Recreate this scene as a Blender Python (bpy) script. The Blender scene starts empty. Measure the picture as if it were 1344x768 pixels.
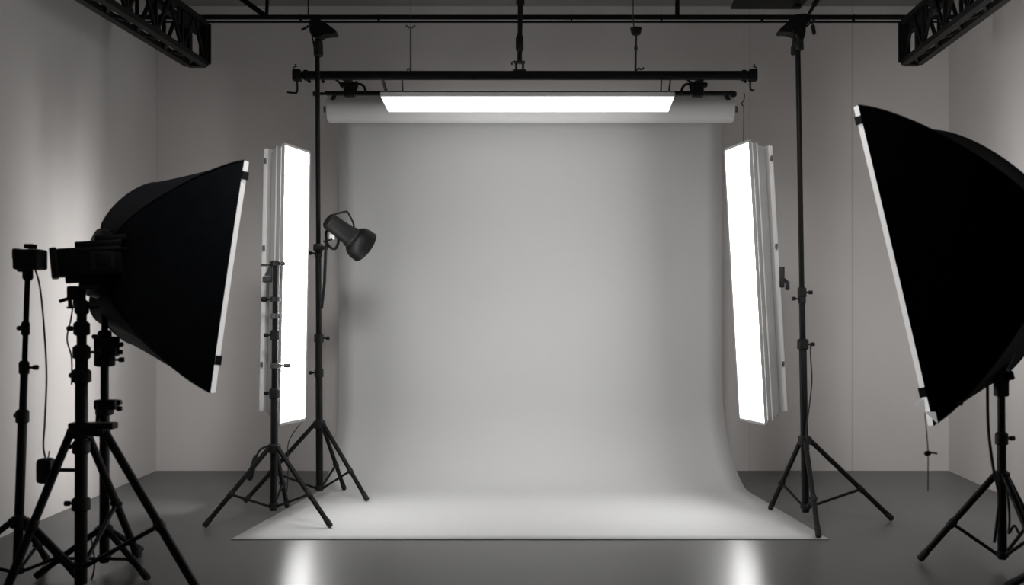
import bpy, bmesh, math, random
from mathutils import Vector, Matrix
random.seed(4)
F, VX, VY, CH = 1307.0, 715.0, 420.0, 1.136
V = Vector
def P(px, py, Z):
    return V(((px - VX) * Z / F, Z, CH + (VY - py) * Z / F))
def G(px, py):
    Z = F * CH / (py - VY)
    return V(((px - VX) * Z / F, Z, 0.0))
sc = bpy.context.scene
COL = sc.collection

# ------------------------------------------------------------------ materials
def mat(name, base, rough=0.6, metal=0.0, emit=0.0, ecol=(1, 1, 1), noise=0.0, nscale=8.0, bump=0.0, sheen=0.0, spec=0.5, stretch=None):
    m = bpy.data.materials.new(name); m.use_nodes = True
    nt = m.node_tree; b = nt.nodes['Principled BSDF']
    if isinstance(base, (int, float)): base = (base, base * 0.985, base * 0.97)
    b.inputs['Base Color'].default_value = (*base, 1)
    b.inputs['Roughness'].default_value = rough
    b.inputs['Metallic'].default_value = metal
    b.inputs['Specular IOR Level'].default_value = spec
    if sheen: b.inputs['Sheen Weight'].default_value = sheen
    if emit:
        b.inputs['Emission Color'].default_value = (*ecol, 1); b.inputs['Emission Strength'].default_value = emit
    if noise or bump:
        tc = nt.nodes.new('ShaderNodeTexCoord'); mp = nt.nodes.new('ShaderNodeMapping')
        if stretch: mp.inputs['Scale'].default_value = stretch
        n = nt.nodes.new('ShaderNodeTexNoise'); n.inputs['Scale'].default_value = nscale; n.inputs['Detail'].default_value = 6
        nt.links.new(tc.outputs['Object'], mp.inputs[0]); nt.links.new(mp.outputs[0], n.inputs['Vector'])
        if noise:
            r = nt.nodes.new('ShaderNodeMapRange')
            r.inputs['To Min'].default_value = 1 - noise; r.inputs['To Max'].default_value = 1 + noise
            r.inputs['From Min'].default_value = .3; r.inputs['From Max'].default_value = .7
            nt.links.new(n.outputs['Fac'], r.inputs['Value'])
            mx = nt.nodes.new('ShaderNodeVectorMath'); mx.operation = 'SCALE'; mx.inputs[0].default_value = base
            nt.links.new(r.outputs[0], mx.inputs['Scale']); nt.links.new(mx.outputs[0], b.inputs['Base Color'])
        if bump:
            bp = nt.nodes.new('ShaderNodeBump'); bp.inputs['Strength'].default_value = bump; bp.inputs['Distance'].default_value = .01
            nt.links.new(n.outputs['Fac'], bp.inputs['Height']); nt.links.new(bp.outputs[0], b.inputs['Normal'])
    return m
M = dict(
    metal=mat('black_metal', .0045, .5, .0, spec=.18, noise=.15, nscale=30),
    metal2=mat('dark_metal', .016, .45, .2, noise=.15, nscale=30),
    grey=mat('grey_metal', .10, .4, .4, noise=.1, nscale=30),
    plastic=mat('black_plastic', .008, .55, spec=.25, noise=.1, nscale=40),
    rubber=mat('rubber', .008, .8, noise=.1, nscale=40),
    fabric=mat('softbox_fabric', (.0095, .0110, .0142), .85, noise=.2, nscale=14, bump=.15, spec=.12),
    fabric2=mat('softbox_fabric_black', (.0012, .0012, .0013), .9, noise=.2, nscale=14, bump=.15, spec=.04),
    seam=mat('rib_seam', .004, .7, spec=.3),
    screen=mat('screen', (.03, .032, .036), .2, noise=.05),
    skirt=mat('white_diffuser_cloth', .8, .8, emit=.42, ecol=(1, .99, .98), noise=.05, nscale=10),
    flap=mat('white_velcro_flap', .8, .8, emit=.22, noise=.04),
    shell=mat('pale_grey_shell', .34, .55, noise=.05, nscale=6),
    plate=mat('white_reflector_plate', .72, .6, noise=.03, nscale=6),
    paper=mat('white_seamless_paper', (.545, .545, .545), .85, noise=.012, nscale=2.0, spec=.1),
    roll=mat('paper_roll_outer', (.78, .78, .78), .8, noise=.02, nscale=3, spec=.1),
    ceil=mat('ceiling_paint', .22, .85, noise=.06, nscale=2),
    cable=mat('cable_rubber', .012, .6, noise=.1),
    wire=mat('thin_wire', .06, .5, noise=.1),
)
def glow(name, s):
    m = mat(name, .8, .6, noise=.01); b = m.node_tree.nodes['Principled BSDF']
    b.inputs['Emission Color'].default_value = (1, .995, .985, 1); b.inputs['Emission Strength'].default_value = s
    return m
M['strip'] = glow('strip_diffuser_glow', 15)
M['over'] = glow('overhead_diffuser_glow', 1.5)
M['soft'] = glow('softbox_diffuser_glow', 1.2)

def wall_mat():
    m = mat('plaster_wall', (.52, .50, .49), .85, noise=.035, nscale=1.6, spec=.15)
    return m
def wall_seam_mat():       # painted boards with faint upright joints
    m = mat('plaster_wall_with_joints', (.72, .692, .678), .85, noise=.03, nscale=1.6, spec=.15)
    nt = m.node_tree; b = nt.nodes['Principled BSDF']
    src = b.inputs['Base Color'].links[0].from_socket
    g = nt.nodes.new('ShaderNodeNewGeometry'); sx = nt.nodes.new('ShaderNodeSeparateXYZ'); nt.links.new(g.outputs['Position'], sx.inputs[0])
    prev = None
    for x in (1.545, 2.315):
        a = nt.nodes.new('ShaderNodeMath'); a.operation = 'SUBTRACT'; a.inputs[1].default_value = x
        nt.links.new(sx.outputs['X'], a.inputs[0])
        c = nt.nodes.new('ShaderNodeMath'); c.operation = 'ABSOLUTE'; nt.links.new(a.outputs[0], c.inputs[0])
        d = nt.nodes.new('ShaderNodeMath'); d.operation = 'LESS_THAN'; d.inputs[1].default_value = .004; nt.links.new(c.outputs[0], d.inputs[0])
        if prev is None: prev = d
        else:
            e = nt.nodes.new('ShaderNodeMath'); e.operation = 'MAXIMUM'
            nt.links.new(prev.outputs[0], e.inputs[0]); nt.links.new(d.outputs[0], e.inputs[1]); prev = e
    k = nt.nodes.new('ShaderNodeMapRange'); k.inputs['To Min'].default_value = 1; k.inputs['To Max'].default_value = .78
    nt.links.new(prev.outputs[0], k.inputs['Value'])
    s = nt.nodes.new('ShaderNodeVectorMath'); s.operation = 'SCALE'
    nt.links.new(src, s.inputs[0]); nt.links.new(k.outputs[0], s.inputs['Scale']); nt.links.new(s.outputs[0], b.inputs['Base Color'])
    return m
def floor_mat():
    m = mat('polished_concrete', .13, .2, noise=.05, nscale=1.3, spec=.9)
    nt = m.node_tree; b = nt.nodes['Principled BSDF']
    tc = nt.nodes.new('ShaderNodeTexCoord'); n = nt.nodes.new('ShaderNodeTexNoise'); n.inputs['Scale'].default_value = 3.5; n.inputs['Detail'].default_value = 8
    nt.links.new(tc.outputs['Object'], n.inputs['Vector'])
    r = nt.nodes.new('ShaderNodeMapRange'); r.inputs['To Min'].default_value = .30; r.inputs['To Max'].default_value = .325
    nt.links.new(n.outputs['Fac'], r.inputs['Value']); nt.links.new(r.outputs[0], b.inputs['Roughness'])
    # troweled along the room: reflections smear lengthways
    b.inputs['Anisotropic'].default_value = .85
    t = nt.nodes.new('ShaderNodeCombineXYZ'); t.inputs[1].default_value = 1; nt.links.new(t.outputs[0], b.inputs['Tangent'])
    return m

# ------------------------------------------------------------------ mesh helpers
ROOT = {}
def obj(name, bm, m, parent=None, smooth=35, origin=None):
    me = bpy.data.meshes.new(name)
    off = ROOT.get(parent.name, V((0, 0, 0))) if parent else (origin or V((0, 0, 0)))
    bmesh.ops.recalc_face_normals(bm, faces=bm.faces)
    for v in bm.verts: v.co -= off
    bm.to_mesh(me); bm.free()
    if smooth:
        for p in me.polygons: p.use_smooth = True
        me.set_sharp_from_angle(angle=math.radians(smooth))
    me.materials.append(m)
    o = bpy.data.objects.new(name, me); COL.objects.link(o)
    if parent: o.parent = parent; ROOT[o.name] = off
    else: o.location = off; ROOT[o.name] = off
    return o
def tag(o, label, cat, group=None, kind=None):
    o['label'] = label; o['category'] = cat
    if group: o['group'] = group
    if kind: o['kind'] = kind
    return o
def thing(name, label, cat, loc, group=None, kind=None):
    o = bpy.data.objects.new(name, None); COL.objects.link(o); o.location = loc; o.empty_display_size = .1
    ROOT[o.name] = V(loc)
    return tag(o, label, cat, group, kind)
def struct(name, bm, m):
    o = obj(name, bm, m, smooth=0); o['kind'] = 'structure'; return o
def B(): return bmesh.new()
def basis(d):
    d = d.normalized(); a = V((0, 0, 1)) if abs(d.z) < .9 else V((1, 0, 0))
    x = a.cross(d).normalized(); return x, d.cross(x)
def tube(bm, pts, r, seg=12, caps=True):
    """round tube along points; r a number or a list"""
    pts = [V(p) for p in pts]; n = len(pts); rs = r if isinstance(r, (list, tuple)) else [r] * n
    rings = []; x0 = None
    for i, p in enumerate(pts):
        d = (pts[min(i + 1, n - 1)] - pts[max(i - 1, 0)])
        if d.length < 1e-9: d = V((0, 0, 1))
        d.normalize()
        if x0 is None: x, y = basis(d)
        else:
            x = (x0 - d * x0.dot(d))
            x = x.normalized() if x.length > 1e-6 else basis(d)[0]
            y = d.cross(x)
        x0 = x
        rings.append([bm.verts.new(p + (x * math.cos(t) + y * math.sin(t)) * rs[i]) for t in [2 * math.pi * k / seg for k in range(seg)]])
    for a, b in zip(rings, rings[1:]):
        for k in range(seg): bm.faces.new((a[k], a[(k + 1) % seg], b[(k + 1) % seg], b[k]))
    if caps: bm.faces.new(rings[0]); bm.faces.new(rings[-1])
    return bm
def lathe(bm, c, d, prof, seg=24, caps=True):
    """profile of (distance along d, radius)"""
    d = V(d).normalized(); x, y = basis(d); rings = []
    for h, r in prof:
        rings.append([bm.verts.new(V(c) + d * h + (x * math.cos(t) + y * math.sin(t)) * max(r, 1e-4)) for t in [2 * math.pi * k / seg for k in range(seg)]])
    for a, b in zip(rings, rings[1:]):
        for k in range(seg): bm.faces.new((a[k], a[(k + 1) % seg], b[(k + 1) % seg], b[k]))
    if caps: bm.faces.new(rings[0]); bm.faces.new(rings[-1])
    return bm
def box(bm, c, s, rot=None, bev=0.0):
    t = bmesh.new(); bmesh.ops.create_cube(t, size=1)
    for v in t.verts: v.co = V((v.co.x * s[0], v.co.y * s[1], v.co.z * s[2]))
    if bev: bmesh.ops.bevel(t, geom=list(t.edges), offset=bev, segments=2, affect='EDGES', profile=.5)
    for v in t.verts: v.co = (rot @ v.co if rot else v.co) + V(c)
    return merge(bm, t)
def merge(bm, t):
    mp = {v: bm.verts.new(v.co) for v in t.verts}
    for f in t.faces: bm.faces.new([mp[v] for v in f.verts])
    t.free(); return bm
def bar(bm, a, b, w, h, up=V((0, 0, 1))):
    a = V(a); b = V(b); d = (b - a); L = d.length; d.normalize()
    if abs(d.dot(up)) > .95: up = V((1, 0, 0))
    x = up.cross(d).normalized(); z = d.cross(x)
    R = Matrix((x, d, z)).transposed()
    return box(bm, (a + b) / 2, (w, L, h), R)
def prism(bm, pts, ext):
    """flat outline pts (3D) extruded by ext"""
    a = [bm.verts.new(V(p)) for p in pts]; b = [bm.verts.new(V(p) + V(ext)) for p in pts]
    bm.faces.new(a); bm.faces.new(b)
    n = len(a)
    for i in range(n): bm.faces.new((a[i], a[(i + 1) % n], b[(i + 1) % n], b[i]))
    return bm
def spline(pts, n=8):
    pts = [V(p) for p in pts]; out = []
    for i in range(len(pts) - 1):
        p0, p1, p2, p3 = pts[max(i - 1, 0)], pts[i], pts[i + 1], pts[min(i + 2, len(pts) - 1)]
        for k in range(n):
            t = k / n
            out.append(.5 * ((2 * p1) + (p2 - p0) * t + (2 * p0 - 5 * p1 + 4 * p2 - p3) * t * t + (3 * p1 - p0 - 3 * p2 + p3) * t ** 3))
    return out + [pts[-1]]
def knob(c, d, L=.03, r=.010):
    return lathe(B(), c, d, [(0, r * .5), (L * .45, r * .5), (L * .5, r), (L * .95, r), (L, r * .7)], 12)

# ------------------------------------------------------------------ the room
CEIL = 3.5
LB, LF = V((-2.927, 7.5, 0)), V((-2.62, -.6, 0))       # left wall back / front corner
RB, RF = V((3.041, 7.5, 0)), V((2.72, -.6, 0))
RF = V((2.50, -.6, 0)); RK = V((2.90, 5.99, 0))
def quad(pts):
    bm = B(); bm.faces.new([bm.verts.new(p) for p in pts]); return bm
def up(p, h=CEIL): return V((p.x, p.y, h))
def slab(a, b, out, h=CEIL, t=.12):
    return prism(B(), [a, b, up(b, h), up(a, h)], V(out) * t)
struct('floor', prism(B(), [V((-3.3, -.7, 0)), V((3.4, -.7, 0)), V((3.4, 7.7, 0)), V((-3.3, 7.7, 0))], V((0, 0, -.1))), floor_mat())
struct('ceiling', prism(B(), [V((-3.3, -.7, CEIL)), V((3.4, -.7, CEIL)), V((3.4, 7.7, CEIL)), V((-3.3, 7.7, CEIL))], V((0, 0, .1))), M['ceil'])
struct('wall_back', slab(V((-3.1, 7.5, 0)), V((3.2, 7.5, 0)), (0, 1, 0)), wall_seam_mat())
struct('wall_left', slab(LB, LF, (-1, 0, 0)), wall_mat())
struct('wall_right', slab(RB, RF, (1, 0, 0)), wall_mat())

# ------------------------------------------------------------------ light stands
def light_stand(label, base, top, feet, collar_z, bottom_z, secs, leg_r, brace_t, group=None, couplers=(), leg_in=.03, brace_z=None, spread=None, name='light_stand'):
    """base/top: column axis at floor and tip; feet: three floor points; secs: (z0, z1, radius)"""
    base = V(base); top = V(top)
    def ax(z): return base + (top - base) * (z / top.z)
    root = thing(name, label, 'light stand', V((base.x, base.y, 0)), group)
    for z0, z1, r in secs:
        obj('column_section', lathe(B(), ax(z0), ax(z1) - ax(z0), [(0, r * .9), (.004, r), ((ax(z1) - ax(z0)).length - .004, r), ((ax(z1) - ax(z0)).length, r * .9)], 20), M['metal'], root)
    r0 = secs[0][2]
    c = B(); lathe(c, ax(collar_z - .03), (0, 0, 1), [(0, r0 * 1.15), (.006, r0 * 1.7), (.045, r0 * 1.7), (.055, r0 * 1.2)], 20)
    col = obj('leg_collar', c, M['plastic'], root)
    # bottom spreader hub
    bz = bottom_z if brace_z is None else brace_z
    h = lathe(B(), ax(bz) - V((0, 0, .012)), (0, 0, 1), [(0, r0 * .9), (.004, r0 * 1.4), (.026, r0 * 1.4), (.03, r0)], 20)
    obj('spreader_hub', h, M['plastic'], root)
    cc, hub = ax(collar_z), ax(bz)
    for i, f in enumerate(feet):
        f = V(f); d = V((f.x - cc.x, f.y - cc.y, 0)); d.normalize()
        a = cc + d * (leg_in if spread is None else spread[i])
        e = f + V((0, 0, leg_r * 1.1))
        lug = bar(B(), cc + d * r0 * .6, a + d * .008, leg_r * 2.2, .03)
        obj('leg_lug', lug, M['plastic'], root)
        leg = obj('leg', tube(B(), [a, a.lerp(e, .97), e], [leg_r, leg_r, leg_r * .9], 14), M['metal'], root)
        dd = (e - a).normalized()
        # keep the rubber cap just above the floor
        obj('foot_cap', lathe(B(), e - dd * .05, dd, [(0, leg_r * 1.15), (.045, leg_r * 1.2), (.052, leg_r * .9)], 14), M['rubber'], leg)
        m = a.lerp(e, brace_t)
        obj('brace', tube(B(), [hub + d * r0 * 1.1, m], leg_r * .55, 10), M['metal'], root)
        rv = B(); t = V((-d.y, d.x, 0)); tube(rv, [m - t * leg_r * 1.5, m + t * leg_r * 1.5], leg_r * .5, 10); lathe(rv, m - dd * .02, dd, [(0, leg_r * 1.1), (.004, leg_r * 1.25), (.036, leg_r * 1.25), (.04, leg_r * 1.1)], 14)
        obj('brace_pivot', rv, M['plastic'], leg)
    for z, r, ang in couplers:
        d = V((math.cos(ang), math.sin(ang), 0))
        k = obj('lock_coupler', lathe(B(), ax(z - .03), (0, 0, 1), [(0, r * 1.1), (.006, r * 1.5), (.05, r * 1.5), (.06, r * 1.05)], 20), M['plastic'], root)
        obj('lock_knob', knob(ax(z) + d * r * 1.2, d, .035 + r * .4, .011), M['plastic'], k)
    return root, ax

# stand behind the left strip light
f1 = [G(268, 694.5), G(434, 694.5), G(377, 668)]
b1 = V((P(359, 420, 5.62).x, 5.62, 0)); t1 = V((P(361.5, 420, 5.62).x, 5.62, 1.47))
s1, ax1 = light_stand('black tripod stand in front of the left glowing strip light, clamped to it', b1, t1, f1, .414, .085,
    [(.06, .72, .020), (.70, 1.05, .017), (1.03, 1.47, .0145)], .0135, .60, couplers=[(.72, .020, 2.8), (1.05, .017, 3.1)])
# clamps on it that grip the strip light
for i, (py, side, ln) in enumerate(((346, 1, .05), (393, -1, .075), (415, 1, .03), (480, 1, .085))):
    z = P(0, py, 5.62).z; c = ax1(z)
    k = B(); lathe(k, c - V((0, 0, .016)), (0, 0, 1), [(0, .022), (.004, .026), (.028, .026), (.032, .022)], 16)
    bar(k, c + V((0, .02, 0)), c + V((0, .085, 0)), .022, .022)
    tube(k, [c, c + V((side * ln * .7, 0, 0))], .007, 10)
    o = obj('clamp', k, M['grey'] if i in (2, 3) else M['metal2'], s1)
    obj('clamp_knob', lathe(B(), c + V((side * ln * .6, 0, 0)), V((side, 0, 0)), [(0, .008), (.004, .014), (ln * .4, .014), (ln * .4 + .005, .009)], 12), M['grey'] if i in (0, 2, 3) else M['plastic'], o)
c = ax1(P(0, 362, 5.62).z)
k = B(); box(k, c + V((-.025, 0, .03)), (.012, .02, .10)); box(k, c + V((-.05, 0, .06)), (.06, .02, .012)); box(k, c + V((-.045, 0, -.02)), (.05, .026, .035), None, .006); prism(k, [c + V((-.06, -.01, 0)), c + V((-.03, -.01, 0)), c + V((-.035, -.01, .05))], (0, .02, 0))
obj('tilt_bracket', k, M['metal2'], s1)
k = B(); c = P(333, 600, 5.66); tube(k, spline([ax1(.43) + V((-.02, 0, 0)), P(342, 590, 5.62), P(336, 600, 5.62)]), .006, 8); lathe(k, P(336, 598, 5.62), P(327, 631, 5.62) - P(336, 598, 5.62), [(0, .010), (.02, .014), (.10, .017), (.14, .015), (.145, .008)], 14)
obj('hanging_grip', k, M['rubber'], s1)

# tall left stand
f2 = [G(321, 661.5), G(482, 659.5), G(452, 645)]
b2 = V((P(419.5, 420, 6.32).x, 6.32, 0)); t2 = V((P(416.5, 420, 6.32).x, 6.32, 2.87))
s2, ax2 = light_stand('tall black tripod stand at the left edge of the paper, carrying the reflector lamp', b2, t2, f2, .475, .07,
    [(.05, 1.02, .022), (.98, 1.55, .018), (1.53, 2.87, .0145)], .0135, .62, couplers=[(1.02, .020, .2), (.80, .019, 3.0), (1.56, .016, 3.1)])
# tall right stand
f3 = [G(1011, 671), G(1171, 685), G(1074.5, 708)]
b3 = V((P(1057.5, 420, 5.57).x, 5.57, 0)); t3 = V((P(1047, 420, 5.57).x, 5.57, 2.70))
s3, ax3 = light_stand('tall black tripod stand right of the paper backdrop, in front of the back wall', b3, t3, f3, .465, .09,
    [(.06, 1.02, .021), (1.00, 1.30, .017), (1.28, 2.70, .0145)], .0140, .62, couplers=[(1.0, .021, .1), (1.29, .0165, .1), (1.255, .014, 3.2)])

def stand_head(root, pts, Z, th, knobs, sleeve):
    """clamp head on a stand tip from an outline of pixels"""
    k = B(); prism(k, [P(x, y, Z - th / 2) for x, y in pts], (0, th, 0))
    bmesh.ops.bevel(k, geom=list(k.edges), offset=.004, segments=1, affect='EDGES')
    h = obj('clamp_head', k, M['metal'], root, 25)
    a, b, r = sleeve
    obj('head_sleeve', lathe(B(), a, b - a, [(0, r * .8), (.008, r), ((b - a).length - .008, r), ((b - a).length, r * .8)], 18), M['plastic'], root)
    for p, q, r0, r1 in knobs:
        kk = B(); tube(kk, [p, q], r0, 10); lathe(kk, q - (q - p).normalized() * .02, q - p, [(0, r1 * .5), (.006, r1), (.05, r1), (.056, r1 * .6)], 14)
        obj('clamp_lever', kk, M['plastic'], h)
Z = 6.32
stand_head(s2, [(405, 27), (412, 22), (424, 27), (436, 36), (441, 40), (440, 44), (424, 44), (419, 49), (412, 49), (406, 42)], Z, .09,
    [(P(409, 32, Z - .05), P(402, 36, Z - .05), .005, .008), (P(408, 40, Z - .05), P(412, 58, Z - .05), .005, .007)],
    (P(418, 74, Z), P(417.5, 54, Z), .030))
obj('head_spigot', tube(B(), [P(417.5, 58, Z), P(417, 38, Z)], .018, 14), M['metal'], s2)
Z = 5.57
stand_head(s3, [(1022, 40), (1025, 36), (1034, 29), (1042, 19), (1058, 17), (1066, 20), (1064, 27), (1057, 33), (1058, 42), (1055, 52), (1050, 54), (1046, 44), (1038, 41), (1026, 42)], Z, .09,
    [(P(1042, 40, Z - .05), P(1041, 64, Z - .05), .007, .013), (P(1058, 35, Z - .05), P(1066, 28, Z - .05), .005, .006), (P(1066, 28, Z - .05), P(1067.5, 37, Z - .05), .004, .011), (P(1062, 18, Z), P(1070, 4, Z), .010, .016)],
    (P(1049.5, 66, Z), P(1048.5, 46, Z), .024))
# cable down the tall right stand
tag(obj('power_cable', tube(B(), spline([ax3(1.0) + V((.035, -.03, 0)), P(1064, 470, 5.53), P(1065.5, 500, 5.53), P(1062, 535, 5.53), P(1058, 568, 5.53), P(1062, 590, 5.53)]), .004, 8), M['cable'], origin=P(1062, 560, 5.53)),
    'thin black cable hanging loose down the column of the tall right stand', 'cable')

# right softbox stand
f4 = [G(1207, 739), V((2.37, 4.69, 0)), V((2.10, 4.12, 0))]
b4 = V((2.068, 4.5, 0)); t4 = V((P(1314, 420, 4.5).x, 4.5, .86))
s4, ax4 = light_stand('black tripod stand under the big right softbox', b4, t4, f4, .43, .075,
    [(.055, .60, .020), (.58, .86, .017)], .0150, .56, couplers=[(.60, .019, 0.2)])
k = B(); box(k, ax4(.845), (.055, .05, .11), None, .008)
obj('tilt_head', k, M['plastic'], s4)
kk = B(); a = ax4(.86) + V((.02, -.02, 0)); q = P(1329, 497, 4.46); tube(kk, [a, P(1324, 487, 4.46), q], .008, 10); lathe(kk, P(1326, 487, 4.46), (.15, 0, -1), [(0, .008), (.01, .013), (.035, .015), (.04, .01)], 12)
obj('tilt_handle', kk, M['plastic'], s4)
for i, pts in enumerate(([(1296, 505, 4.42), (1297, 560, 4.42), (1303, 610, 4.42), (1311, 650, 4.42), (1309, 680, 4.42), (1305, 712, 4.44)], [(1322, 640, 4.44), (1325, 680, 4.44), (1324, 700, 4.42), (1331, 690, 4.40), (1337, 700, 4.40)])):
    tag(obj('power_cable', tube(B(), spline([P(*p) for p in pts]), .007 if i == 0 else .0055, 8), M['cable'], origin=P(*pts[-1])),
        ['black cable dropping from the right softbox down beside its stand', 'short black cable looped at the foot of the right softbox stand'][i], 'cable')

# stand cut by the right edge
b7 = V((2.18, 3.48, 0)); f7 = [G(1322, 776), V((2.55, 3.60, 0)), V((2.22, 3.05, 0))]
light_stand('black tripod stand cut by the lower right photo edge, one thick leg showing', b7, V((2.18, 3.48, 1.05)), f7, .50, .08,
    [(.05, .7, .020), (.68, 1.05, .017)], .0165, .5, couplers=[(.68, .02, 1.0)])

# the three stands at left
GL = None
b5 = V((P(22, 420, 4.3).x, 4.3, 0)); t5 = V((P(36.5, 420, 4.3).x, 4.3, P(0, 356, 4.3).z))
f5 = [G(104, 764), V((-2.60, 4.22, 0)), V((-2.33, 4.66, 0))]
s5, ax5 = light_stand('slim black stand nearest the left wall, with a small flash unit on top', b5, t5, f5, .265, .05,
    [(.04, .72, .0195), (.70, .94, .0155), (.92, t5.z, .0115)], .0140, .62, couplers=[(.72, .0185, 2.5), (.93, .0145, .1), (1.10, .012, 2.6)])
b6 = V((P(106, 420, 4.2).x, 4.2, 0)); t6 = V((P(107.5, 420, 4.2).x, 4.2, P(0, 372, 4.2).z))
f6 = [G(2, 796), G(268, 796), V((-1.93, 4.72, 0))]
s6, ax6 = light_stand('thick black tripod at left under the strobe of the left softbox', b6, t6, f6, .665, .09,
    [(.02, .98, .0255), (.96, 1.20, .020), (1.18, t6.z - .02, .016)], .0175, .56, spread=[.045, .135, .04], brace_z=.10,
    couplers=[(1.00, .024, .3), (.90, .026, 2.6), (1.10, .022, 2.9), (1.19, .019, .2), (.60, .024, 2.9), (.36, .025, 3.0)])
k = B(); box(k, ax6(.69) + V((.05, 0, .0)), (.19, .06, .028), None, .006)
obj('collar_plate', k, M['plastic'], s6)
c = ax6(P(0, 385, 4.2).z); k = B(); box(k, c + V((-.03, 0, 0)), (.05, .05, .06), None, .008); box(k, c + V((.02, 0, .05)), (.05, .05, .07), None, .008); tube(k, [c + V((-.05, 0, -.02)), c + V((-.09, -.01, -.035))], .008, 10)
obj('pan_head', k, M['plastic'], s6)
k = B(); c = ax6(P(0, 404, 4.2).z); box(k, c + V((-.01, 0, 0)), (.10, .02, .008)); box(k, c + V((-.05, 0, .03)), (.008, .02, .07)); box(k, c + V((-.025, 0, .03)), (.008, .02, .07))
obj('head_bracket', k, M['plastic'], s6)
b8 = V((P(137, 420, 4.5).x, 4.5, 0)); t8 = V((P(137.5, 420, 4.5).x, 4.5, P(0, 378, 4.5).z))
f8 = [G(46, 762), G(194, 764), V((-1.97, 4.86, 0))]
s8, ax8 = light_stand('black stand with low spread legs behind the thick left tripod, right of it', b8, t8, f8, .185, .06,
    [(.04, .74, .0215), (.72, .98, .018), (.96, t8.z, .015)], .0135, .6, couplers=[(.99, .026, .2), (.955, .03, .4), (.735, .026, .1), (1.06, .02, 2.8)])
k = B(); box(k, ax8(P(0, 455, 4.5).z) + V((.01, 0, 0)), (.10, .06, .09), None, .01); tube(k, [ax8(P(0, 455, 4.5).z), ax8(P(0, 452, 4.5).z) + V((.085, -.01, 0))], .011, 12)
obj('super_clamp', k, M['plastic'], s8)
k = B(); c = ax8(P(0, 531, 4.5).z); box(k, c + V((.01, 0, 0)), (.10, .055, .045), None, .008); tube(k, [c + V((-.03, 0, 0)), c + V((-.02, -.03, -.10))], .008, 10); tube(k, [c, c + V((.075, 0, .01))], .012, 12)
obj('super_clamp', k, M['plastic'], s8)

# ------------------------------------------------------------------ softboxes
def softbox(label, ring, phi, tau, rho, D, W, H, fab, bow, group, strobe_len, sag=.05, slim=0.0, lift=1.0, w0=.105):
    a = V((math.cos(phi) * math.cos(tau), math.sin(phi) * math.cos(tau), math.sin(tau)))
    l = V((-math.sin(phi), math.cos(phi), 0)); u = a.cross(l)
    if u.z < 0: u = -u
    cs, sn = math.cos(rho), math.sin(rho)
    l, u = cs * l + sn * u, -sn * l + cs * u
    if l.y < 0: l = -l
    ring = V(ring) - l * slim / 2; W = W - slim
    root = thing('softbox_light', label, 'softbox', V((ring.x, ring.y, ring.z)), group)
    NT, NS = 14, 10
    def prof(t): return .55 * t ** bow + .45 * (1 - (1 - t) ** 1.6)
    cor = [(-1, 1), (1, 1), (1, -1), (-1, -1)]
    def ringpts(t, off=0.0, grow=0.0):
        s = prof(t); w = w0 + (W / 2 - w0) * s + grow; h = w0 + (H / 2 - w0) * s + grow
        out = []
        for i in range(4):
            c0, c1 = cor[i], cor[(i + 1) % 4]
            for k in range(NS):
                f = k / NS; x = c0[0] + (c1[0] - c0[0]) * f; y = c0[1] + (c1[1] - c0[1]) * f
                d = 1 - sag * 4 * f * (1 - f) * math.sin(math.pi * min(t * 1.0, 1)) - .012 * 4 * f * (1 - f)
                if c0[0] == c1[0]: x *= d
                else: y *= d
                fy = 1.0 if y > 0 else 1 - (1 - lift) * (x + 1) / 2 * min(t * 2, 1)
                out.append(ring + a * (D * t + off) + l * x * w + u * y * h * fy)
        return out
    bm = B(); rr = [[bm.verts.new(p) for p in ringpts(t / NT)] for t in range(NT + 1)]
    n = 4 * NS
    for A_, B_ in zip(rr, rr[1:]):
        for k in range(n): bm.faces.new((A_[k], A_[(k + 1) % n], B_[(k + 1) % n], B_[k]))
    bm.faces.new(rr[0])
    obj('fabric_shell', bm, fab, root, 50)
    for i in range(4):
        pts = [ringpts(t / NT)[i * NS] for t in range(NT + 1)]
        obj('rib', tube(B(), pts, .0035, 8), M['seam'], root)
    # white front skirt and the glowing diffuser set into it
    bm = B(); A_ = [bm.verts.new(p) for p in ringpts(1)]; B_ = [bm.verts.new(p) for p in ringpts(1, .021, -.002)]
    for k in range(n): bm.faces.new((A_[k], A_[(k + 1) % n], B_[(k + 1) % n], B_[k]))
    obj('front_skirt', bm, M['skirt'], root, 50)
    bm = B(); bm.faces.new([bm.verts.new(p) for p in ringpts(1, .015, -.008)])
    obj('diffuser', bm, M['soft'], root, 0)
    for i in (0, 3):     # black corner tabs over the skirt
        c = ringpts(1, .012, .004)[i * NS]; dv = (ringpts(1)[(3 * NS + NS // 2)] - ringpts(1)[i * NS]).normalized()
        k = B(); bar(k, c + dv * (.05 if i == 0 else .12) - l * .001, c + dv * (.085 if i == 0 else .16) - l * .001, .006, .026, a); obj('corner_tab', k, M['rubber'], root)
    obj('speed_ring', lathe(B(), ring - a * .05, a, [(0, w0 * .9), (.01, w0 * 1.12), (.045, w0 * 1.15), (.07, w0 * 1.0)], 28), M['plastic'], root)
    return root, ring, a, l, u, ringpts

sbL, rgL, aL, lL, uL, rpL = softbox('navy black softbox at left on a strobe, its lit edge facing the backdrop', (-1.977, 4.433, 1.385), .679, -.136, .029, .34, 1.253, .982, M['fabric'], .55, 'big softboxes', .3, slim=.08, lift=.70, w0=.135)
sbR, rgR, aR, lR, uR, rpR = softbox('huge pure black softbox at right, cut by the photo edge, white flap below', (2.236, 4.286, 1.502), 2.444, -.217, -.038, .49, 1.393, 1.346, M['fabric2'], .60, 'big softboxes', .3, slim=.44, lift=.86)
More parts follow.
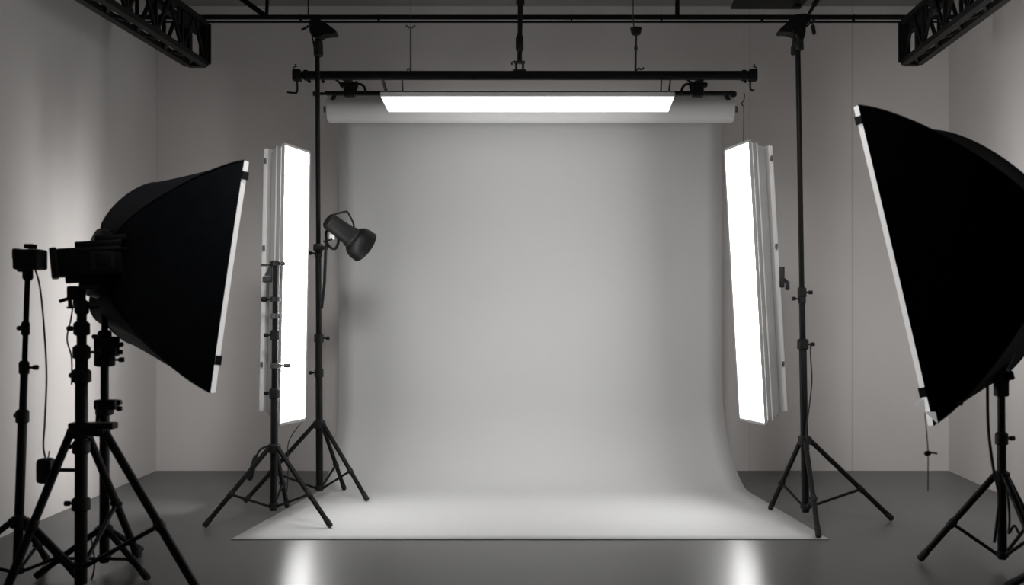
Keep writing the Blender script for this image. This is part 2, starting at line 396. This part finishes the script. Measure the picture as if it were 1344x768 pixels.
# strobe head behind the left softbox
def strobe(root, p0, p1, hw, hh, win):
    d = (p1 - p0); L = d.length; d.normalize(); x, z = d.cross(V((0, 0, 1))).normalized(), None
    z = x.cross(d)
    R = Matrix((x, d, z)).transposed()
    k = B(); box(k, (p0 + p1) / 2, (hw * 2, L, hh * 2), R, .010)
    body = obj('strobe_head', k, M['plastic'], root)
    obj('rear_plate', box(B(), p0 - d * .008, (hw * 2.15, .03, hh * 2.2), R, .008), M['metal2'], body)
    obj('top_rail', box(B(), (p0 + p1) / 2 + z * (hh + .014) + d * .04, (hw * .9, L * .72, .026), R, .005), M['plastic'], body)
    obj('top_shoe', box(B(), (p0 + p1) / 2 + z * (hh + .036) + d * .09, (hw * .7, L * .5, .026), R, .004), M['plastic'], body)
    obj('under_plate', box(B(), (p0 + p1) / 2 - z * (hh + .012) - d * .03, (hw * 1.1, L * .55, .03), R, .006), M['plastic'], body)
    obj('under_foot', box(B(), (p0 + p1) / 2 - z * (hh + .035) - d * .01, (hw * .9, L * .30, .03), R, .006), M['plastic'], body)
    if win:
        s = x if x.y < 0 else -x
        c = (p0 + p1) / 2 + s * (hw + .002) + d * L * .20
        obj('side_window', box(B(), c, (.006, L * .34, hh * 1.35), R, .002), M['screen'], body)
        obj('side_window', box(B(), c + s * .003, (.006, L * .24, hh * 1.05), R, .002), M['plastic'], body)
        fr = B(); box(fr, c + s * .003 - d * L * .19, (.008, .010, hh * 1.4), R); box(fr, c + s * .003 + z * hh * .78, (.008, L * .75, .006), R)
        obj('side_trim', fr, M['metal2'], body)
    return body
strobe(sbL, P(74, 346, 4.13), P(160, 341, 4.24), .07, .058, True)
strobe(sbR, rgR - aR * .34, rgR - aR * .03, .07, .065, False)
# bracket from the left box ring to its stand, and the right one
k = B(); box(k, V((t8.x, t8.y - .02, t8.z + .01)), (.07, .09, .06), None, .008); tube(k, [V((t8.x, t8.y, t8.z)), rgL - V((0, 0, .08))], .014, 12)
obj('stand_bracket', k, M['plastic'], sbL)
k = B(); tube(k, [ax4(.89), rgR - uR * .10 - aR * .02], .014, 12)
obj('stand_bracket', k, M['plastic'], sbR)
# loose white corner flap of the right softbox
q = rpR(1, .03)[30] - V((0, .04, 0))
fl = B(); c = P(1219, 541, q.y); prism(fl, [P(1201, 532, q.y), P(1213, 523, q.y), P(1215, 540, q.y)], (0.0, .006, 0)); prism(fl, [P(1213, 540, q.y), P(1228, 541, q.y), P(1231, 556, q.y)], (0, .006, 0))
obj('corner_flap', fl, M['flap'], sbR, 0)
k = B(); lathe(k, rpR(.78)[30] + uR * .010, -uR, [(0, .012), (.014, .012), (.018, .008)], 12)
obj('rib_button', k, M['rubber'], sbR)

# hanging cord with plug below the right softbox
cd = thing('plug_cable', 'thin dark cord with a small plug hanging below the lower corner of the right softbox', 'cord', P(1218, 640, 4.0))
obj('cord', tube(B(), spline([P(1214, 540, 4.0), P(1216, 565, 4.0), P(1218, 592, 4.0), P(1218, 620, 4.0), P(1218, 645, 4.0)]), .0022, 6), M['cable'], cd)
k = B(); lathe(k, P(1213, 596, 4.0), P(1223, 594, 4.0) - P(1213, 596, 4.0), [(0, .004), (.006, .010), (.020, .011), (.026, .006)], 12); bar(k, P(1221, 594, 4.0), P(1230, 595.5, 4.0), .006, .007)
obj('plug', k, M['plastic'], cd)

# small flash unit on the slim stand
fu = thing('flash_unit', 'small boxy black flash unit on top of the slim stand by the left wall', 'flash', P(37, 356, 4.3))
k = B(); box(k, P(39.5, 341, 4.3), (.118, .08, .088), None, .010); obj('flash_body', k, M['plastic'], fu)
obj('flash_window', box(B(), P(52, 341, 4.262), (.03, .012, .07), None, .004), M['screen'], fu)
obj('side_grip', box(B(), P(24, 334, 4.3), (.03, .06, .05), None, .008), M['plastic'], fu)
obj('hot_shoe', box(B(), P(40, 323.5, 4.3), (.038, .045, .020), None, .004), M['plastic'], fu)
k = B(); box(k, P(31, 351, 4.3), (.04, .05, .04), None, .006); lathe(k, P(36.5, 368, 4.3), (0, 0, 1), [(0, .016), (.01, .022), (.05, .022), (.06, .014)], 14)
obj('mount', k, M['plastic'], fu)
tag(obj('power_cable', tube(B(), spline([P(46, 353, 4.26), P(52, 375, 4.26), P(57, 420, 4.26), P(61, 490, 4.26), P(59, 550, 4.26), P(57, 585, 4.26), P(60, 602, 4.26)]), .0042, 8), M['cable'], origin=P(60, 600, 4.26)),
    'long thin black cable running from the small flash unit down to the battery pack', 'cable')
tag(obj('power_cable', tube(B(), spline([P(97, 392, 4.2), P(93, 420, 4.2), P(88, 445, 4.2), P(94, 470, 4.2), P(94, 505, 4.2)]), .0035, 8), M['cable'], origin=P(94, 505, 4.2)),
    'short black cable dangling under the studio strobe head at left', 'cable')
tag(obj('power_cable', tube(B(), spline([P(60, 634, 4.2), P(59, 648, 4.2), P(61, 660, 4.2)]), .004, 8), M['cable'], origin=P(61, 660, 4.2)),
    'short black cable end below the battery pack at the left tripod', 'cable')
tag(obj('power_cable', tube(B(), spline([P(120, 708, 4.36), P(124, 735, 4.36), P(122, 755, 4.36), P(116, 766, 4.36)]), .004, 8), M['cable'], origin=P(116, 766, 4.36)),
    'black cable curling down between the two left stand columns', 'cable')
bp = thing('battery_pack', 'rounded black battery pack hung beside the leg of the thick left tripod', 'battery pack', P(60, 634, 4.2))
obj('pack_body', box(B(), P(60.5, 618, 4.2), (.070, .06, .108), None, .018), M['plastic'], bp)
k = B(); tube(k, [P(70, 617, 4.2), P(104, 617, 4.2)], .008, 10); lathe(k, P(70, 617, 4.2), (1, 0, 0), [(0, .018), (.01, .020), (.02, .014), (.024, .01)], 14)
obj('mounting_arm', k, M['plastic'], bp)
obj('antenna', tube(B(), [P(63, 602, 4.2), P(65, 592, 4.2)], .003, 8), M['plastic'], bp)

# ------------------------------------------------------------------ strip lights
def strip(label, tx, bx, ztop, zbot, Zn, s, w, d):
    """s=+1 faces +x (left strip), -1 faces -x.  near edge from (bx, Zn, zbot) to (tx, Zn, ztop)"""
    al = math.radians(15)
    tan = V((s * math.sin(al), math.cos(al), 0)); bk = V((-s * math.cos(al), math.sin(al), 0)); n = -bk
    T0, B0 = V((tx, Zn, ztop)), V((bx, Zn, zbot)); ax = (T0 - B0).normalized()
    root = thing('strip_light', label, 'strip light', B0, 'upright strip lights')
    # body: front rectangle tapering to a smaller back
    fr = [B0, B0 + tan * w, T0 + tan * w, T0]
    ba = [B0 + bk * d + ax * .055 + tan * .015, B0 + tan * (w - .015) + bk * d + ax * .055, T0 + tan * (w - .015) + bk * d - ax * .03, T0 + bk * d - ax * .03 + tan * .015]
    bm = B(); A_ = [bm.verts.new(p) for p in fr]; Q = [bm.verts.new(p) for p in ba]
    for i in range(4): bm.faces.new((A_[i], A_[(i + 1) % 4], Q[(i + 1) % 4], Q[i]))
    bm.faces.new(Q); bm.faces.new(A_)
    bmesh.ops.bevel(bm, geom=list(bm.edges), offset=.010, segments=2, affect='EDGES')
    obj('housing', bm, M['shell'], root, 30)
    # rim around the face
    rim = B(); o = n * .006
    for p, q in ((fr[0], fr[1]), (fr[1], fr[2]), (fr[2], fr[3]), (fr[3], fr[0])): bar(rim, p + o, q + o, .014, .014, n)
    obj('rim', rim, M['shell'], root)
    f = B(); i_ = .010
    pts = [B0 + tan * i_ + ax * i_, B0 + tan * (w - i_) + ax * i_, T0 + tan * (w - i_) - ax * i_, T0 + tan * i_ - ax * i_]
    prism(f, [p + n * .004 for p in pts], n * .006)
    obj('diffuser', f, M['strip'], root, 0)
    # pale back plate standing out behind the housing
    bpm = B(); c0, c1 = B0 + bk * (d + .006) + ax * .07 - tan * .010, T0 + bk * (d + .006) - ax * .02 - tan * .010
    prism(bpm, [c0, c0 + tan * (w * .8), c1 + tan * (w * .8), c1], bk * .028)
    bmesh.ops.bevel(bpm, geom=list(bpm.edges), offset=.006, segments=1, affect='EDGES')
    bo = obj('back_plate', bpm, M['plate'], root)
    for f_ in (.18, .62, .95):
        obj('fastener', box(B(), c0.lerp(c1, f_) - V((0, .006, 0)) + bk * .012, (.014, .014, .03), None, .003), M['grey'], bo)
    # seam piping down the housing side
    obj('piping', tube(B(), [B0 + bk * .035 - tan * .003 + ax * .02, T0 + bk * .035 - tan * .003 - ax * .01], .004, 8), M['plate'], root)
    return root, B0, T0, bk, ax, tan
k_ = 5.72 / F
slL = strip('upright glowing strip light at left, clamped to a tripod stand', (371 - VX) * k_, (364.5 - VX) * k_, P(0, 189, 5.72).z, P(0, 557, 5.72).z, 5.72, 1, .30, .085)
slR = strip('upright glowing strip light at right, leaning and hung from a thin wire', (985.5 - VX) * k_, (1006.5 - VX) * k_, P(0, 185, 5.72).z, P(0, 557, 5.72).z, 5.72, -1, .325, .10)
root, B0, T0, bk, ax, tan = slR
c = B0.lerp(T0, .52) + bk * .145
k = B(); box(k, c, (.03, .04, .12), None, .005); tube(k, [c, c + V((.035, 0, -.03))], .010, 10); box(k, c + V((.035, 0, -.05)), (.02, .03, .05), None, .004)
obj('side_clamp', k, M['metal2'], root)
pt = T0 + tan * .16 + bk * .03
tpm = P(976, 122, 5.88)
hw = thing('hanging_wire', 'thin wire with a hook above the right strip light', 'wire', pt + V((0, 0, .0)))
obj('wire', tube(B(), [pt, P(976, 150, 5.88), P(975.5, 138, 5.88)], .0016, 6), M['wire'], hw)
obj('hook', tube(B(), spline([P(975.5, 139, 5.88), P(973.5, 136, 5.88), P(976, 132, 5.88), P(977, 127, 5.88), P(976.6, 122, 5.88)]), .0035, 6), M['metal'], hw)
obj('wire', tube(B(), [P(976.6, 122, 5.88), V((P(976.6, 122, 5.88).x, 5.9, CEIL))], .0006, 5), M['wire'], hw)
tag(obj('power_cable', tube(B(), spline([slL[1] + V((.10, .16, -.0)), P(379, 580, 5.9), P(378.5, 610, 5.9), P(377, 640, 5.9), P(374, 657, 5.95)]), .003, 6), M['cable'], origin=P(374, 657, 5.95)),
    'thin cable hanging from the bottom of the left strip light', 'cable')

# ------------------------------------------------------------------ backdrop
YP = 7.08; CX = -.100; R_ = .50
roll_c = V((CX, YP - .10, 2.612))
bd = thing('paper_backdrop', 'wide white seamless paper backdrop hanging from its roll and sweeping onto the floor', 'backdrop', V((CX, YP, 0)), None, 'thing')
prof = [(YP, 2.66)] + [(YP, 2.5 - .1 * i) for i in range(20)]
prof = [p for p in prof if p[1] > R_ + .05]
prof += [(YP - R_ + R_ * math.cos(t), R_ + .004 - R_ * math.sin(t)) for t in [math.pi / 2 * i / 16 for i in range(17)]]
yl = YP - R_; YF = 5.138
prof += [(yl + (YF - yl) * i / 14, .004) for i in range(1, 15)]
bm = B(); rows = []
for (y, z) in prof:
    # the sheet spreads a little where it lies on the floor
    if y > yl + 1e-6:
        s = min(max((R_ + .25 - z) / (R_ + .25), 0), 1); s = s * s
        lo, hi = -1.4627 - .010 * s, 1.262 + .080 * s
        lo -= .02 * s; 
    else:
        f = (yl - y) / (yl - YF); lo = -1.4927 + (-1.62 + 1.4927) * f; hi = 1.342 + (1.466 - 1.342) * f
    rows.append([bm.verts.new((lo + (hi - lo) * i / 24, y, z)) for i in range(25)])
for a, b in zip(rows, rows[1:]):
    for i in range(24): bm.faces.new((a[i], a[i + 1], b[i + 1], b[i]))
ps = obj('paper_sheet', bm, M['paper'], bd, 60)
so = ps.modifiers.new('t', 'SOLIDIFY'); so.thickness = .0015; so.offset = 0
x0, x1 = P(431, 0, 6.98).x, P(962, 0, 6.98).x
obj('paper_roll', lathe(B(), V((x0, roll_c.y, roll_c.z)), (1, 0, 0), [(0, .03), (.001, .088), (.012, .094), (x1 - x0 - .012, .094), (x1 - x0 - .001, .088), (x1 - x0, .03)], 40), M['roll'], bd)
obj('core_tube', lathe(B(), V((x0 - .03, roll_c.y, roll_c.z)), (1, 0, 0), [(0, .022), (x1 - x0 + .06, .022)], 20), M['grey'], bd)
# dark header rail above the roll with end stub
hr = B(); ra, rb = P(427, 122.5, 6.85), P(965, 122.5, 6.85); box(hr, (ra + rb) / 2, ((rb - ra).length, .05, .024), None, .006)
rail = obj('header_rail', hr, M['metal'], bd)
k = B(); tube(k, [P(412, 123, 6.85), P(430, 123, 6.85)], .010, 10); lathe(k, P(411, 123, 6.85), (1, 0, 0), [(0, .016), (.012, .018), (.02, .012)], 12)
obj('rail_stub', k, M['metal'], rail)
obj('rail_end', lathe(B(), P(959, 123.5, 6.85), (1, 0, 0), [(0, .018), (.01, .022), (.03, .022), (.04, .012)], 14), M['metal'], rail)
for x in (x0 + .05, x1 - .05):       # straps carrying the roll
    k = B(); bar(k, V((x, 6.88, 2.66)), V((x, roll_c.y - .0, 2.72)), .03, .006); obj('roll_strap', k, M['metal'], rail)

# crossbar
ZB = 6.55
cb = thing('crossbar', 'long black crossbar hung from the ceiling above the paper roll', 'crossbar', P(690, 99, ZB))
ca, cz = P(397, 99, ZB), P(985, 99, ZB)
obj('tube', box(B(), (ca + cz) / 2, ((cz - ca).length, .05, .054), None, .010), M['metal'], cb)
for s, x in ((-1, 390), (1, 988)):
    c = P(x, 99, ZB); k = B(); box(k, c, (.055, .07, .075), None, .010); box(k, c + V((s * -.06, 0, 0)), (.03, .06, .065), None, .008); tube(k, [c, c + V((s * -.07, 0, 0))], .018, 12)
    e = obj('end_clamp', k, M['metal'], cb)
    h = B(); q = P(x, 99, ZB); tube(h, spline([q + V((s * .02, -.02, .02)), q + V((s * .02, -.02, .045)), q + V((s * .0, -.02, .055)), q + V((s * .01, -.02, .068))], 5), .004, 8)
    obj('hook', h, M['metal'], e)
    h = B()
    if s < 0: pts = [P(390, 105, ZB - .02), P(390, 120, ZB - .02), P(386, 122, ZB - .02), P(377, 121, ZB - .02)]
    else: pts = [P(985, 104, ZB - .02), P(985, 117, ZB - .02), P(990, 118.5, ZB - .02)]
    tube(h, spline(pts, 5), .0065, 8); obj('crank_handle', h, M['metal'], e)
for x in (406, 424, 978):
    obj('screw_knob', knob(P(x, 103.5, ZB), (0, 0, -1), .025, .012), M['metal'], cb)
for x, s in ((455, 1), (919, -1)):    # hooks that carry the header rail
    c = P(x, 104, 6.6); k = B(); box(k, c + V((0, .10, -.045)), (.075, .07, .10), None, .012); box(k, c + V((0, .08, -.02)), (.12, .05, .03), None, .008); bar(k, c + V((0, -.06, 0)), c + V((0, .14, 0)), .04, .03)
    tube(k, spline([c + V((-.05, .04, -.02)), c + V((-.07, .04, .0)), c + V((-.085, .04, .01))], 4), .007, 8)
    tube(k, spline([c + V((s * .03, .05, -.03)), c + V((s * .07, .05, -.02)), c + V((s * .10, .05, -.03)), c + V((s * .115, .05, -.06)), c + V((s * .118, .05, -.085))], 6), .009, 8)
    tube(k, [c + V((s * .055, .05, 0)), c + V((s * .05, .05, -.09))], .009, 8)
    obj('rail_bracket', k, M['metal'], cb)

# overhead light panel
zo = P(0, 127, 6.45).z
ov = thing('overhead_light_panel', 'long glowing overhead light panel under the black crossbar, in front of the paper roll', 'light panel', V((-.10, 6.6, zo)))
xl, xr = P(499, 0, 6.45).x, P(886, 0, 6.45).x; yn, yf = 6.45, 6.76
fr = [V((xl, yn, zo)), V((xr, yn, zo)), V((P(878, 0, yf).x, yf, P(0, 146.5, yf).z)), V((P(509, 0, yf).x, yf, P(0, 146.5, yf).z))]
bm = B(); prism(bm, [p + V((0, 0, .003)) for p in fr], (0, 0, .030)); bmesh.ops.bevel(bm, geom=list(bm.edges), offset=.004, segments=1, affect='EDGES')
obj('housing', bm, M['shell'], ov)
ins = [fr[0] + V((.006, .006, 0)), fr[1] + V((-.006, .006, 0)), fr[2] + V((-.006, -.006, 0)), fr[3] + V((.006, -.006, 0))]
obj('diffuser', prism(B(), [p - V((0, 0, .004)) for p in ins], (0, 0, .006)), M['over'], ov, 0)
tp = B(); box(tp, V(((xl + xr) / 2, 6.60, zo + .036)), ((xr - xl) * .95, .12, .020), None, .006); obj('spine', tp, M['grey'], ov)
for x in (502, 528, 868, 880):
    q = P(x, 104, 6.55)
    obj('hanger_strut', bar(B(), V((q.x, 6.55, q.z)), V((min(max(q.x, xl + .03), xr - .03), 6.58, zo + .02)), .022 if x == 502 else .013, .010), M['grey'] if x < 860 else M['metal2'], ov)

# hangers between ceiling and crossbar
hg = thing('center_hanger', 'black hanger rod with a turnbuckle holding the middle of the crossbar', 'hanger', P(683, 95, ZB))
k = B(); tube(k, [V((P(683, 0, ZB).x, ZB, CEIL)), P(683, 8, ZB), P(682.5, 40, ZB), P(682, 80, ZB)], [.018, .018, .016, .016], 14)
obj('rod', k, M['metal'], hg)
obj('upper_clevis', box(B(), P(683, 2, ZB), (.055, .05, .05), None, .008), M['metal'], hg)
obj('turnbuckle', lathe(B(), P(682, 68, ZB), (0, 0, 1), [(0, .018), (.02, .026), (.09, .026), (.12, .016)], 14), M['metal'], hg)
k = B()
for x in (677.5, 686.5): tube(k, [P(x, 80, ZB), P(x, 94, ZB)], .008, 10)
bar(k, P(675, 82, ZB), P(689, 82, ZB), .03, .014); bar(k, P(673, 93, ZB), P(691, 93, ZB), .03, .014); tube(k, spline([P(676, 80, ZB), P(672, 82, ZB), P(672, 85, ZB)], 4), .005, 8)
obj('shackle', k, M['metal2'], hg)
h1 = thing('thin_hanger', 'thin grey hanger rod with a forked top, left of the middle hanger', 'hanger', P(539, 94, ZB), 'thin hangers above the crossbar')
obj('rod', tube(B(), [P(539, 94, ZB), P(539, 37, ZB)], .006, 8), M['grey'], h1)
k = B(); tube(k, spline([P(533, 33.5, ZB), P(536, 35.5, ZB), P(539, 37, ZB), P(542, 35.5, ZB), P(545, 33.5, ZB)], 4), .007, 8); tube(k, [P(539, 36, ZB), V((P(539, 0, ZB).x, ZB, CEIL))], .0012, 5)
obj('fork', k, M['grey'], h1)
obj('foot_hook', tube(B(), spline([P(539, 92, ZB), P(536, 90, ZB), P(534, 92, ZB)], 4), .005, 8), M['grey'], h1)
h2 = thing('thin_hanger', 'thin dark hanger rod with a small cup shaped top, right of the middle hanger', 'hanger', P(834, 94, ZB), 'thin hangers above the crossbar')
obj('rod', tube(B(), [P(834, 94, ZB), P(834.5, 66, ZB), P(835, 45, ZB)], .007, 8), M['metal2'], h2)
obj('joint', lathe(B(), P(834.5, 66, ZB), (0, 0, 1), [(0, .008), (.006, .012), (.02, .012), (.026, .008)], 10), M['metal2'], h2)
obj('cup', lathe(B(), P(834.8, 46, ZB), (0, 0, 1), [(0, .022), (.006, .030), (.036, .038), (.046, .038), (.048, .01)], 20), M['metal'], h2)
k = B(); tube(k, [P(832, 38, ZB), P(831, 24, ZB), V((P(831, 0, ZB).x, ZB, CEIL))], .004, 6); obj('upper_wire', k, M['metal2'], h2)
obj('foot_hook', tube(B(), spline([P(834, 93, ZB), P(838, 90, ZB), P(842, 91, ZB), P(845, 89, ZB)], 4), .006, 8), M['metal2'], h2)

# ------------------------------------------------------------------ spot lamp on the tall left stand
Zs = 6.24
sp = thing('reflector_lamp', 'dark studio lamp with a round reflector clamped to the tall left stand', 'lamp', P(430, 320, Zs))
a = P(429.5, 288.5, Zs - .06); e = P(464, 313.5, Zs + .05); d = (e - a).normalized(); L = (e - a).length
obj('lamp_body', lathe(B(), a, d, [(0, .030), (.004, .046), (.015, .053), (L - .035, .060), (L - .02, .063), (L, .064)], 32), M['plastic'], sp)
obj('body_ring', lathe(B(), e - d * .03, d, [(0, .0640), (.004, .068), (.018, .068), (.022, .064)], 32), M['plastic'], sp)
bm = B(); lathe(bm, e - d * .005, d, [(0, .064), (.012, .085), (.03, .098), (.06, .106), (.095, .106), (.10, .108), (.10, .102), (.06, .100), (.02, .085), (.005, .05)], 36, False)
rf = obj('reflector', bm, M['metal'], sp)
obj('lamp_tube', lathe(B(), e, d, [(0, .03), (.04, .03), (.06, .02), (.065, .005)], 20), M['plate'], rf)
k = B(); n = V((.55, -.1, .8)); n = (n - d * n.dot(d)).normalized()
tube(k, spline([a + d * .01 + n * .048, a + d * .055 + n * .105, a + d * .075 + n * .112, a + d * .14 + n * .082, a + d * .165 + n * .06], 5), .0065, 8)
obj('carry_handle', k, M['plastic'], sp)
k = B(); tube(k, spline([P(433, 300, Zs), P(428, 305, Zs), P(429, 318, Zs), P(434, 325, Zs), P(440, 326.5, Zs), P(444, 318, Zs), P(443, 306, Zs)], 5), .0085, 10)
yk = obj('yoke', k, M['metal'], sp)
obj('yoke_plate', box(B(), P(436, 309, Zs - .02), (.035, .02, .055), None, .006), M['plate'], yk)
obj('yoke_lever', tube(B(), [P(425, 317, Zs), P(436, 314, Zs - .03)], .006, 8), M['plastic'], yk)
k = B(); tube(k, [P(413, 325.5, Zs + .02), P(430, 325.5, Zs + .02)], .012, 12); q = ax2(P(0, 325, 6.32).z); box(k, q, (.055, .06, .045), None, .008)
obj('clamp', k, M['metal2'], sp)
obj('support_rod', tube(B(), [P(428, 318, Zs), P(426, 370, Zs + .02), P(422.5, 405, Zs + .06)], [.010, .010, .008], 10), M['metal2'], sp)

# ------------------------------------------------------------------ overhead trusses and pipes
def truss(label, end, start, w, h, sx):
    """end: lower outer corner at far end; start the same at the near end; sx: inward direction"""
    end = V(end); start = V(start); X = V((sx, 0, 0)); U = V((0, 0, 1))
    root = thing('ceiling_truss', label, 'truss', end, 'ceiling trusses')
    cor = [V((0, 0, 0)), X * w, X * w + U * h, U * h]
    for i, c in enumerate(cor):
        obj('chord', bar(B(), end + c, start + c, .045 if i < 2 else .05, .035), M['metal'], root)
    ef = B()
    for i in range(4): bar(ef, end + cor[i], end + cor[(i + 1) % 4], .045, .04)
    bar(ef, end + cor[1], end + cor[2], .02, .075, X)
    obj('end_frame', ef, M['metal'], root)
    n = 9; wob = [(0, 3, 'outer_web'), (1, 2, 'inner_web'), (0, 1, 'bottom_web')]
    for i, j, nm in wob:
        k = B()
        for s in range(n):
            f0, f1 = s / n, (s + 1) / n; fm = (f0 + f1) / 2
            p = lambda f, c: end.lerp(start, f) + cor[c]
            bar(k, p(f0, i), p(fm, j), .018, .018); bar(k, p(fm, j), p(f1, i), .018, .018)
            if nm != 'bottom_web': bar(k, p(f1, i), p(f1, j), .018, .018)
        obj(nm, k, M['metal'], root)
    k = B(); p = end.lerp(start, .03); q = end.lerp(start, .13)
    prism(k, [p + cor[2], q + cor[2], q + cor[2] - U * h * .42, p + cor[2] - U * h * .42], X * -.006); obj('gusset_plate', k, M['metal'], root)
    k = B()
    for f in (.12, .55): bar(k, end.lerp(start, f) + cor[2] - X * w * .5, up(end.lerp(start, f) + cor[2] - X * w * .5), .03, .03)
    obj('ceiling_drop', k, M['metal'], root)
    return root
e = P(247, 84, 6.5); H = e.z - CH; Zn = F * H / VY
s_ = V(((110 - VX) * Zn / F, Zn, e.z)); dirv = (s_ - e).normalized()
truss('black lattice truss under the ceiling at upper left', e, e + dirv * 3.2, .11, .26, 1)
e = P(1206, 82, 6.5); H = e.z - CH; Zn = F * H / VY
s_ = V(((1316 - VX) * Zn / F, Zn, e.z)); dirv = (s_ - e).normalized()
truss('black lattice truss under the ceiling at upper right', e, e + dirv * 3.2, .095, .26, -1)

def xw(y, side):       # wall x at depth y
    A_, C_ = (LB, LF) if side < 0 else (RB, RF); f = (A_.y - y) / (A_.y - C_.y); return A_.x + (C_.x - A_.x) * f
ZP = 7.0
p1 = thing('ceiling_pipe', 'thick black pipe running across under the ceiling from wall to wall', 'pipe', P(715, 22.5, ZP), 'ceiling pipes')
obj('pipe', tube(B(), [V((xw(ZP, -1) + .003, ZP, P(0, 22.5, ZP).z)), V((xw(ZP, 1) - .003, ZP, P(0, 22.5, ZP).z))], .0165, 14), M['metal'], p1)
for x in (395, 497, 750, 868, 1000, 1120):
    obj('pipe_clip', box(B(), P(x, 24.5, ZP), (.012, .045, .048), None, .003), M['metal'], p1)
obj('drop_pipe', tube(B(), [P(889, 22, ZP), V((P(889, 0, ZP).x, ZP, CEIL))], .016, 12), M['metal'], p1)
p2 = tag(obj('ceiling_pipe', tube(B(), [V((xw(ZP, -1) + .003, ZP, P(0, 28.7, ZP).z)), V((xw(ZP, 1) - .003, ZP, P(0, 28.7, ZP).z))], .0075, 10), M['metal'], origin=P(715, 28.7, ZP)),
    'thin black conduit running just below the thick ceiling pipe', 'pipe', 'ceiling pipes')
br = thing('ceiling_brace', 'black V shaped brace between the thick ceiling pipe and the ceiling, beside the left truss', 'brace', P(348, 20, ZP))
obj('diagonal_strut', bar(B(), P(347, 20, ZP), V((P(290, 0, ZP).x, ZP, CEIL)), .03, .035), M['metal'], br)
obj('post', bar(B(), P(350, 20, ZP), V((P(351.5, 0, ZP).x, ZP, CEIL)), .02, .02), M['metal'], br)
fx = thing('ceiling_fixture', 'long dark fixture at the top edge of the photo, above the tall right stand', 'fixture', P(1015, 4, 6.4))
xa, xb = P(962, 0, 6.4).x, P(1056, 0, 6.4).x; z0 = P(0, 6, 6.4).z
bm = B(); prism(bm, [V((xa, 6.3, z0)), V((xb, 6.3, z0)), V((xb, 6.3, z0 + .16)), V((xa + .06, 6.3, z0 + .16))], (0, .2, 0)); bmesh.ops.bevel(bm, geom=list(bm.edges), offset=.006, segments=1, affect='EDGES')
obj('housing', bm, M['metal'], fx)
for x in (1016, 1047): obj('mount_post', bar(B(), V((P(x, 0, 6.4).x, 6.4, z0 + .15)), V((P(x, 0, 6.4).x, 6.4, CEIL)), .04, .04), M['metal'], fx)
obj('latch', box(B(), P(1046, 8, 6.35), (.045, .05, .025), None, .005), M['metal'], fx)
w5 = tag(obj('ceiling_wire', tube(B(), [P(404.5, 24, 6.45), V((P(404.5, 0, 6.45).x, 6.45, CEIL))], .004, 6), M['metal'], origin=P(404.5, 24, 6.45)),
    'thin black wire dropping from the ceiling to the head of the tall left stand', 'wire')

# ------------------------------------------------------------------ light, world, camera
w = bpy.data.worlds.new('World'); sc.world = w; w.use_nodes = True
w.node_tree.nodes['Background'].inputs[0].default_value = (1, .98, .96, 1); w.node_tree.nodes['Background'].inputs[1].default_value = .02
def area(name, loc, rot, sx, sy, e):
    d = bpy.data.lights.new(name, 'AREA'); d.shape = 'RECTANGLE'; d.size = sx; d.size_y = sy; d.energy = e; d.color = (1, .985, .97)
    o = bpy.data.objects.new(name, d); COL.objects.link(o); o.location = loc; o.rotation_euler = rot; return o
area('added_wall_wash', (-2.02, 5.98, 1.0), (0, math.radians(90), 0), 1.9, .3, 6.8).data.spread = math.radians(112)  # added unseen light that makes the bright patch on the left wall
area('added_wall_wash', (2.0, 5.5, 1.6), (0, math.radians(-90), 0), 1.8, .25, 16)  # its added counterpart, unseen, brightening the right wall
area('added_wall_uplight', (-.1, 7.2, 2.5), (math.radians(150), 0, 0), 2.0, .08, 1.5)  # added light hidden behind the paper, lifts the upper back wall
for sx in (-1, 1):  # pair of added, unseen fill spots for the paper's edges and floor sweep
    sd = bpy.data.lights.new('added_front_fill', 'SPOT'); sd.energy = 230; sd.spot_size = math.radians(60); sd.spot_blend = 1; sd.shadow_soft_size = .4
    so_ = bpy.data.objects.new('added_front_fill', sd); COL.objects.link(so_); so_.location = (sx * .5 - .1, 3.3, 3.38)
    so_.rotation_euler = (V((sx * 1.6 - .1, 6.7, .45)) - V(so_.location)).to_track_quat('-Z', 'Y').to_euler()
cd_ = bpy.data.cameras.new('camera'); cam = bpy.data.objects.new('camera', cd_); COL.objects.link(cam)
cam.location = (0, 0, CH); cam.rotation_euler = (math.pi / 2, 0, 0)
cd_.sensor_width = 36; cd_.lens = F * 36 / 1344; cd_.shift_x = -(VX - 672) / 1344; cd_.shift_y = (VY - 384) / 1344
cd_.clip_start = .05
cd_.dof.use_dof = True; cd_.dof.focus_distance = 6.4; cd_.dof.aperture_fstop = 2.2
sc.camera = cam
sc.view_settings.view_transform = 'Standard'; sc.view_settings.look = 'None'; sc.view_settings.exposure = 0; sc.view_settings.gamma = 1
sc.cycles.max_bounces = 8; sc.cycles.diffuse_bounces = 5; sc.cycles.use_denoising = True
